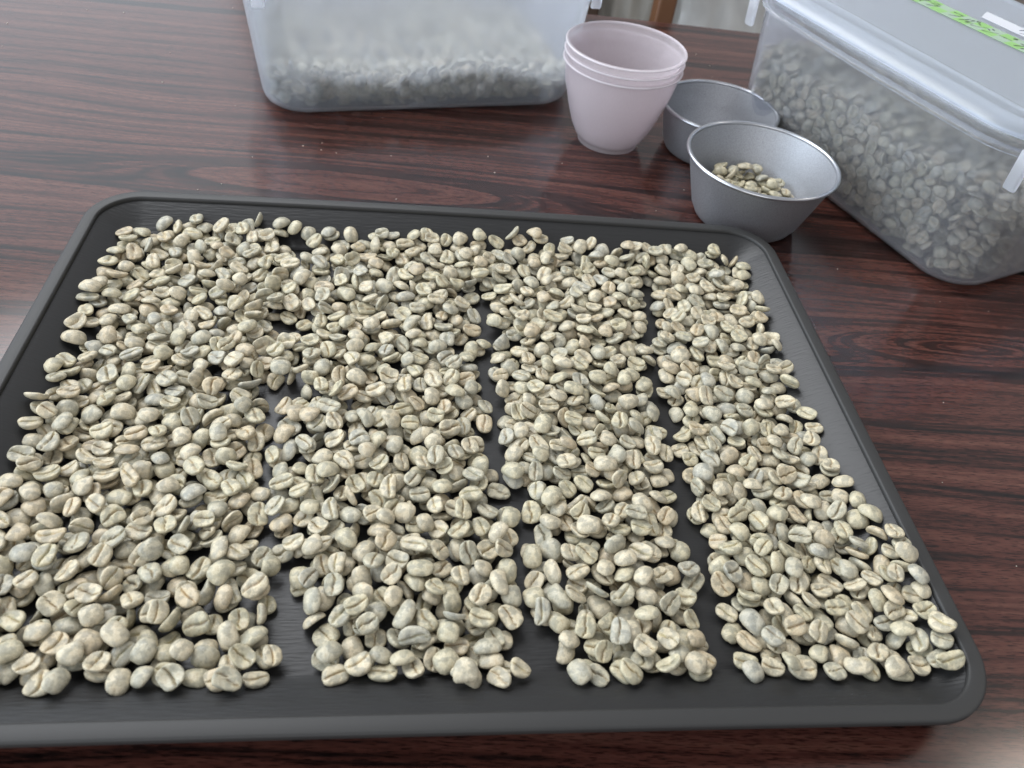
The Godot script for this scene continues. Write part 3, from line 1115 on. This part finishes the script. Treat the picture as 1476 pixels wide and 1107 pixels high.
func lid_labels(at: Vector3, basis: Basis):
	var ink := Color(0.07, 0.07, 0.08)
	var green := Image.create(1024, 128, false, Image.FORMAT_RGB8)
	green.fill(Color(0.53, 0.71, 0.42))
	for i in 9:   # pale printed squares of the tape
		green.fill_rect(Rect2i(30 + i * 120, 0, 62, 66), Color(0.60, 0.69, 0.60))
		green.fill_rect(Rect2i(92 + i * 120, 66, 58, 62), Color(0.60, 0.69, 0.60))
	write(green, ["ma", "ra", " ", " ", "fu", "dots", "ru", "n", "shi", "dots", "bar", " ", "ka", "dots", "n", "te"], 170, 20, 54, 84, 4.0, ink)
	var white := Image.create(512, 96, false, Image.FORMAT_RGB8)
	white.fill(Color(0.80, 0.81, 0.83))
	write(white, ["ku", "dots", "a", "te", " ", "ma", "ra"], 128, 14, 44, 66, 2.3, Color(0.22, 0.24, 0.34))
	var top := 0.0958
	for d in [["green_tape", green, Vector3(-0.005, top, -0.006), Vector2(0.150, 0.0165), 0.0, 3.5, "green tape with handwritten black katakana stuck on the right container's lid", "tape"],
			["paper_label", white, Vector3(0.022, top, -0.0290), Vector2(0.098, 0.0130), 0.006, 2.0, "white paper label with faint handwriting beside the green tape", "label"]]:
		var m := std(Color.WHITE, 0.45)
		m.albedo_texture = ImageTexture.create_from_image(d[1])
		m.texture_repeat = false
		var o := put(d[0], label_mesh(d[3].x, d[3].y, d[4]), m, self)
		o.transform = Transform3D(basis, at) * Transform3D(Basis(Vector3.UP, deg_to_rad(d[5])), d[2])
		tag(o, d[6], d[7])

# ---------------------------------------------------------------- cups and tins
func cup_stack(at: Vector3):
	var m := std(Color(0.97, 0.945, 0.945, 0.46), 0.36, 0.0, 0.5)
	m.transparency = BaseMaterial3D.TRANSPARENCY_ALPHA
	m.backlight_enabled = true
	m.backlight = Color(0.93, 0.92, 0.94)
	m.heightmap_enabled = true
	m.heightmap_texture = noise_tex(noise(71, 0.22, 3), 512)
	m.heightmap_scale = 0.05
	m.albedo_texture = noise_tex(noise(73, 0.25, 3), 512, [[0.0, Color(0.80, 0.79, 0.80)], [0.45, Color(0.93, 0.92, 0.93)], [0.62, Color(1, 1, 1)], [1.0, Color(1, 1, 1)]])
	m.uv1_triplanar = true
	m.uv1_scale = Vector3(14, 40, 14)
	var names := ["lowest of the three nested frosted plastic cups, standing on the table beside the tins", "middle one of the three nested frosted plastic cups, only its rim showing", "topmost of the three nested frosted plastic cups, open mouth facing up"]
	var lipm := std(Color(0.97, 0.955, 0.96, 0.8), 0.25, 0.0, 0.6)
	lipm.transparency = BaseMaterial3D.TRANSPARENCY_ALPHA
	lipm.backlight_enabled = true
	lipm.backlight = Color(0.93, 0.92, 0.94)
	lipm.albedo_texture = noise_tex(noise(74, 0.05, 2), 256, [[0.0, Color(0.94, 0.94, 0.94)], [1.0, Color(1, 1, 1)]])
	var f := noise(72, 90.0, 3)
	for k in 3:
		var prof := []
		var out := [Vector2(0.0185, 0.0), Vector2(0.0193, 0.0004), Vector2(0.0198, 0.0028), Vector2(0.0202, 0.0036), Vector2(0.0220, 0.0060), Vector2(0.0249, 0.0120), Vector2(0.0275, 0.0180), Vector2(0.0297, 0.0240), Vector2(0.0315, 0.0300), Vector2(0.0329, 0.0360), Vector2(0.0339, 0.0420), Vector2(0.0346, 0.0465), Vector2(0.0349, 0.0500), Vector2(0.0360, 0.0504), Vector2(0.0364, 0.0510), Vector2(0.0360, 0.0517), Vector2(0.0350, 0.0520), Vector2(0.0345, 0.0515), Vector2(0.0341, 0.0500), Vector2(0.0331, 0.0420), Vector2(0.0321, 0.0360), Vector2(0.0307, 0.0300), Vector2(0.0289, 0.0240), Vector2(0.0267, 0.0180), Vector2(0.0241, 0.0120), Vector2(0.0213, 0.0063), Vector2(0.0192, 0.0038), Vector2(0.0001, 0.0032)]
		for p in out: prof.append(p)
		var b := Builder.new()
		var kk := float(k)
		lathe(b, prof, 84, func(w): return w * Vector3(1, 1, 1) + Vector3(w.x, 0, w.z) * 0.034 * f.get_noise_2d(w.y * 9.0, kk * 9.0) * smoothstep(0.006, 0.012, w.y))
		var t := thing("plastic_cup", Transform3D(Basis(Vector3.UP, k * 1.1), at + Vector3(0, k * 0.0049, 0)), names[k], "cup", "nested frosted measuring cups")
		put("cup_wall", b.mesh(), m, t)
		var lip := Builder.new()
		var ring := []
		for i in 9:
			var a := -PI * 0.5 + TAU * i / 8.0
			ring.append(Vector2(0.03605 + cos(a) * 0.00062, 0.0511 + sin(a) * 0.00062))
		lathe(lip, ring, 84)
		put("cup_rim", lip.mesh(), lipm, t)

func tin(called: String, at: Vector3, rb: float, rt: float, h: float, label: String):
	var m := std(Color(0.70, 0.705, 0.72), 0.58, 0.86, 0.5)
	m.albedo_texture = noise_tex(noise(83, 0.09, 5), 512, [[0.0, Color(0.76, 0.76, 0.77)], [0.45, Color(0.94, 0.94, 0.94)], [0.7, Color(1, 1, 1)], [1.0, Color(1, 1, 1)]])
	m.heightmap_enabled = true
	m.heightmap_texture = noise_tex(noise(81, 0.16, 4), 512)
	m.heightmap_scale = 0.020
	m.uv1_triplanar = true
	m.uv1_scale = Vector3(25, 25, 25)
	m.roughness_texture = noise_tex(noise(82, 0.03, 5), 512, [[0.0, Color(0.8, 0.8, 0.8)], [1.0, Color(1, 1, 1)]])
	var rim := std(Color(0.74, 0.745, 0.76), 0.28, 0.95, 0.5)
	var t := thing(called, Transform3D(Basis.IDENTITY, at), label, "baking tin", "round aluminium baking tins")
	var g := (rt - rb) / h
	var b := Builder.new()
	lathe(b, [Vector2(0.0001, 0.0006), Vector2(rb - 0.004, 0.0006), Vector2(rb - 0.0022, 0.0007), Vector2(rb - 0.0008, 0.0013), Vector2(rb, 0.0028), Vector2(rb + g * 0.006, 0.006), Vector2(rb + g * h * 0.5, h * 0.5), Vector2(rt - 0.0006, h - 0.0012), Vector2(rt - 0.0014, h - 0.0011), Vector2(rb + g * h * 0.5 - 0.0008, h * 0.5), Vector2(rb + g * 0.006 - 0.0008, 0.0062), Vector2(rb - 0.0012, 0.0036), Vector2(rb - 0.0028, 0.0021), Vector2(rb - 0.006, 0.0016), Vector2(0.0001, 0.0016)], 96)
	put("tin_wall", b.mesh(), m, t)
	var r := Builder.new()
	var ring := []
	for i in 13:
		var a := -PI * 0.5 + TAU * i / 12.0
		ring.append(Vector2(rt + cos(a) * 0.00125, h - 0.0006 + sin(a) * 0.00105))
	lathe(r, ring, 96)
	put("rolled_rim", r.mesh(), rim, t)

# ---------------------------------------------------------------- crumbs of chaff
func crumbs():
	var st := SurfaceTool.new()
	st.begin(Mesh.PRIMITIVE_TRIANGLES)
	var chip := SphereMesh.new()
	chip.radius = 0.5
	chip.height = 1.0
	chip.radial_segments = 6
	chip.rings = 3
	for i in 150:
		var p := Vector3(rng.randf_range(-0.42, 0.42), 0.0003, rng.randf_range(-0.42, 0.17))
		if absf(p.x) < TRAY_HX - 0.03 and absf(p.z) < TRAY_HZ - 0.03: p.y = TRAY_FLOOR + 0.0002
		elif absf(p.x) < TRAY_HX + 0.002 and absf(p.z) < TRAY_HZ + 0.002: continue
		var s := rng.randf_range(0.0003, 0.0007) * (1.6 if rng.randf() < 0.12 else 1.0)
		st.append_from(chip, 0, Transform3D(Basis(Vector3.UP, rng.randf() * TAU).scaled(Vector3(s * 1.5, s * 0.5, s)), p))
	var m := std(lin(0.62, 0.58, 0.48), 0.8)
	var o := put("chaff_crumbs", st.commit(), m, self)
	tag(o, "pale specks of chaff scattered on the table and tray", "crumbs", "", "stuff")
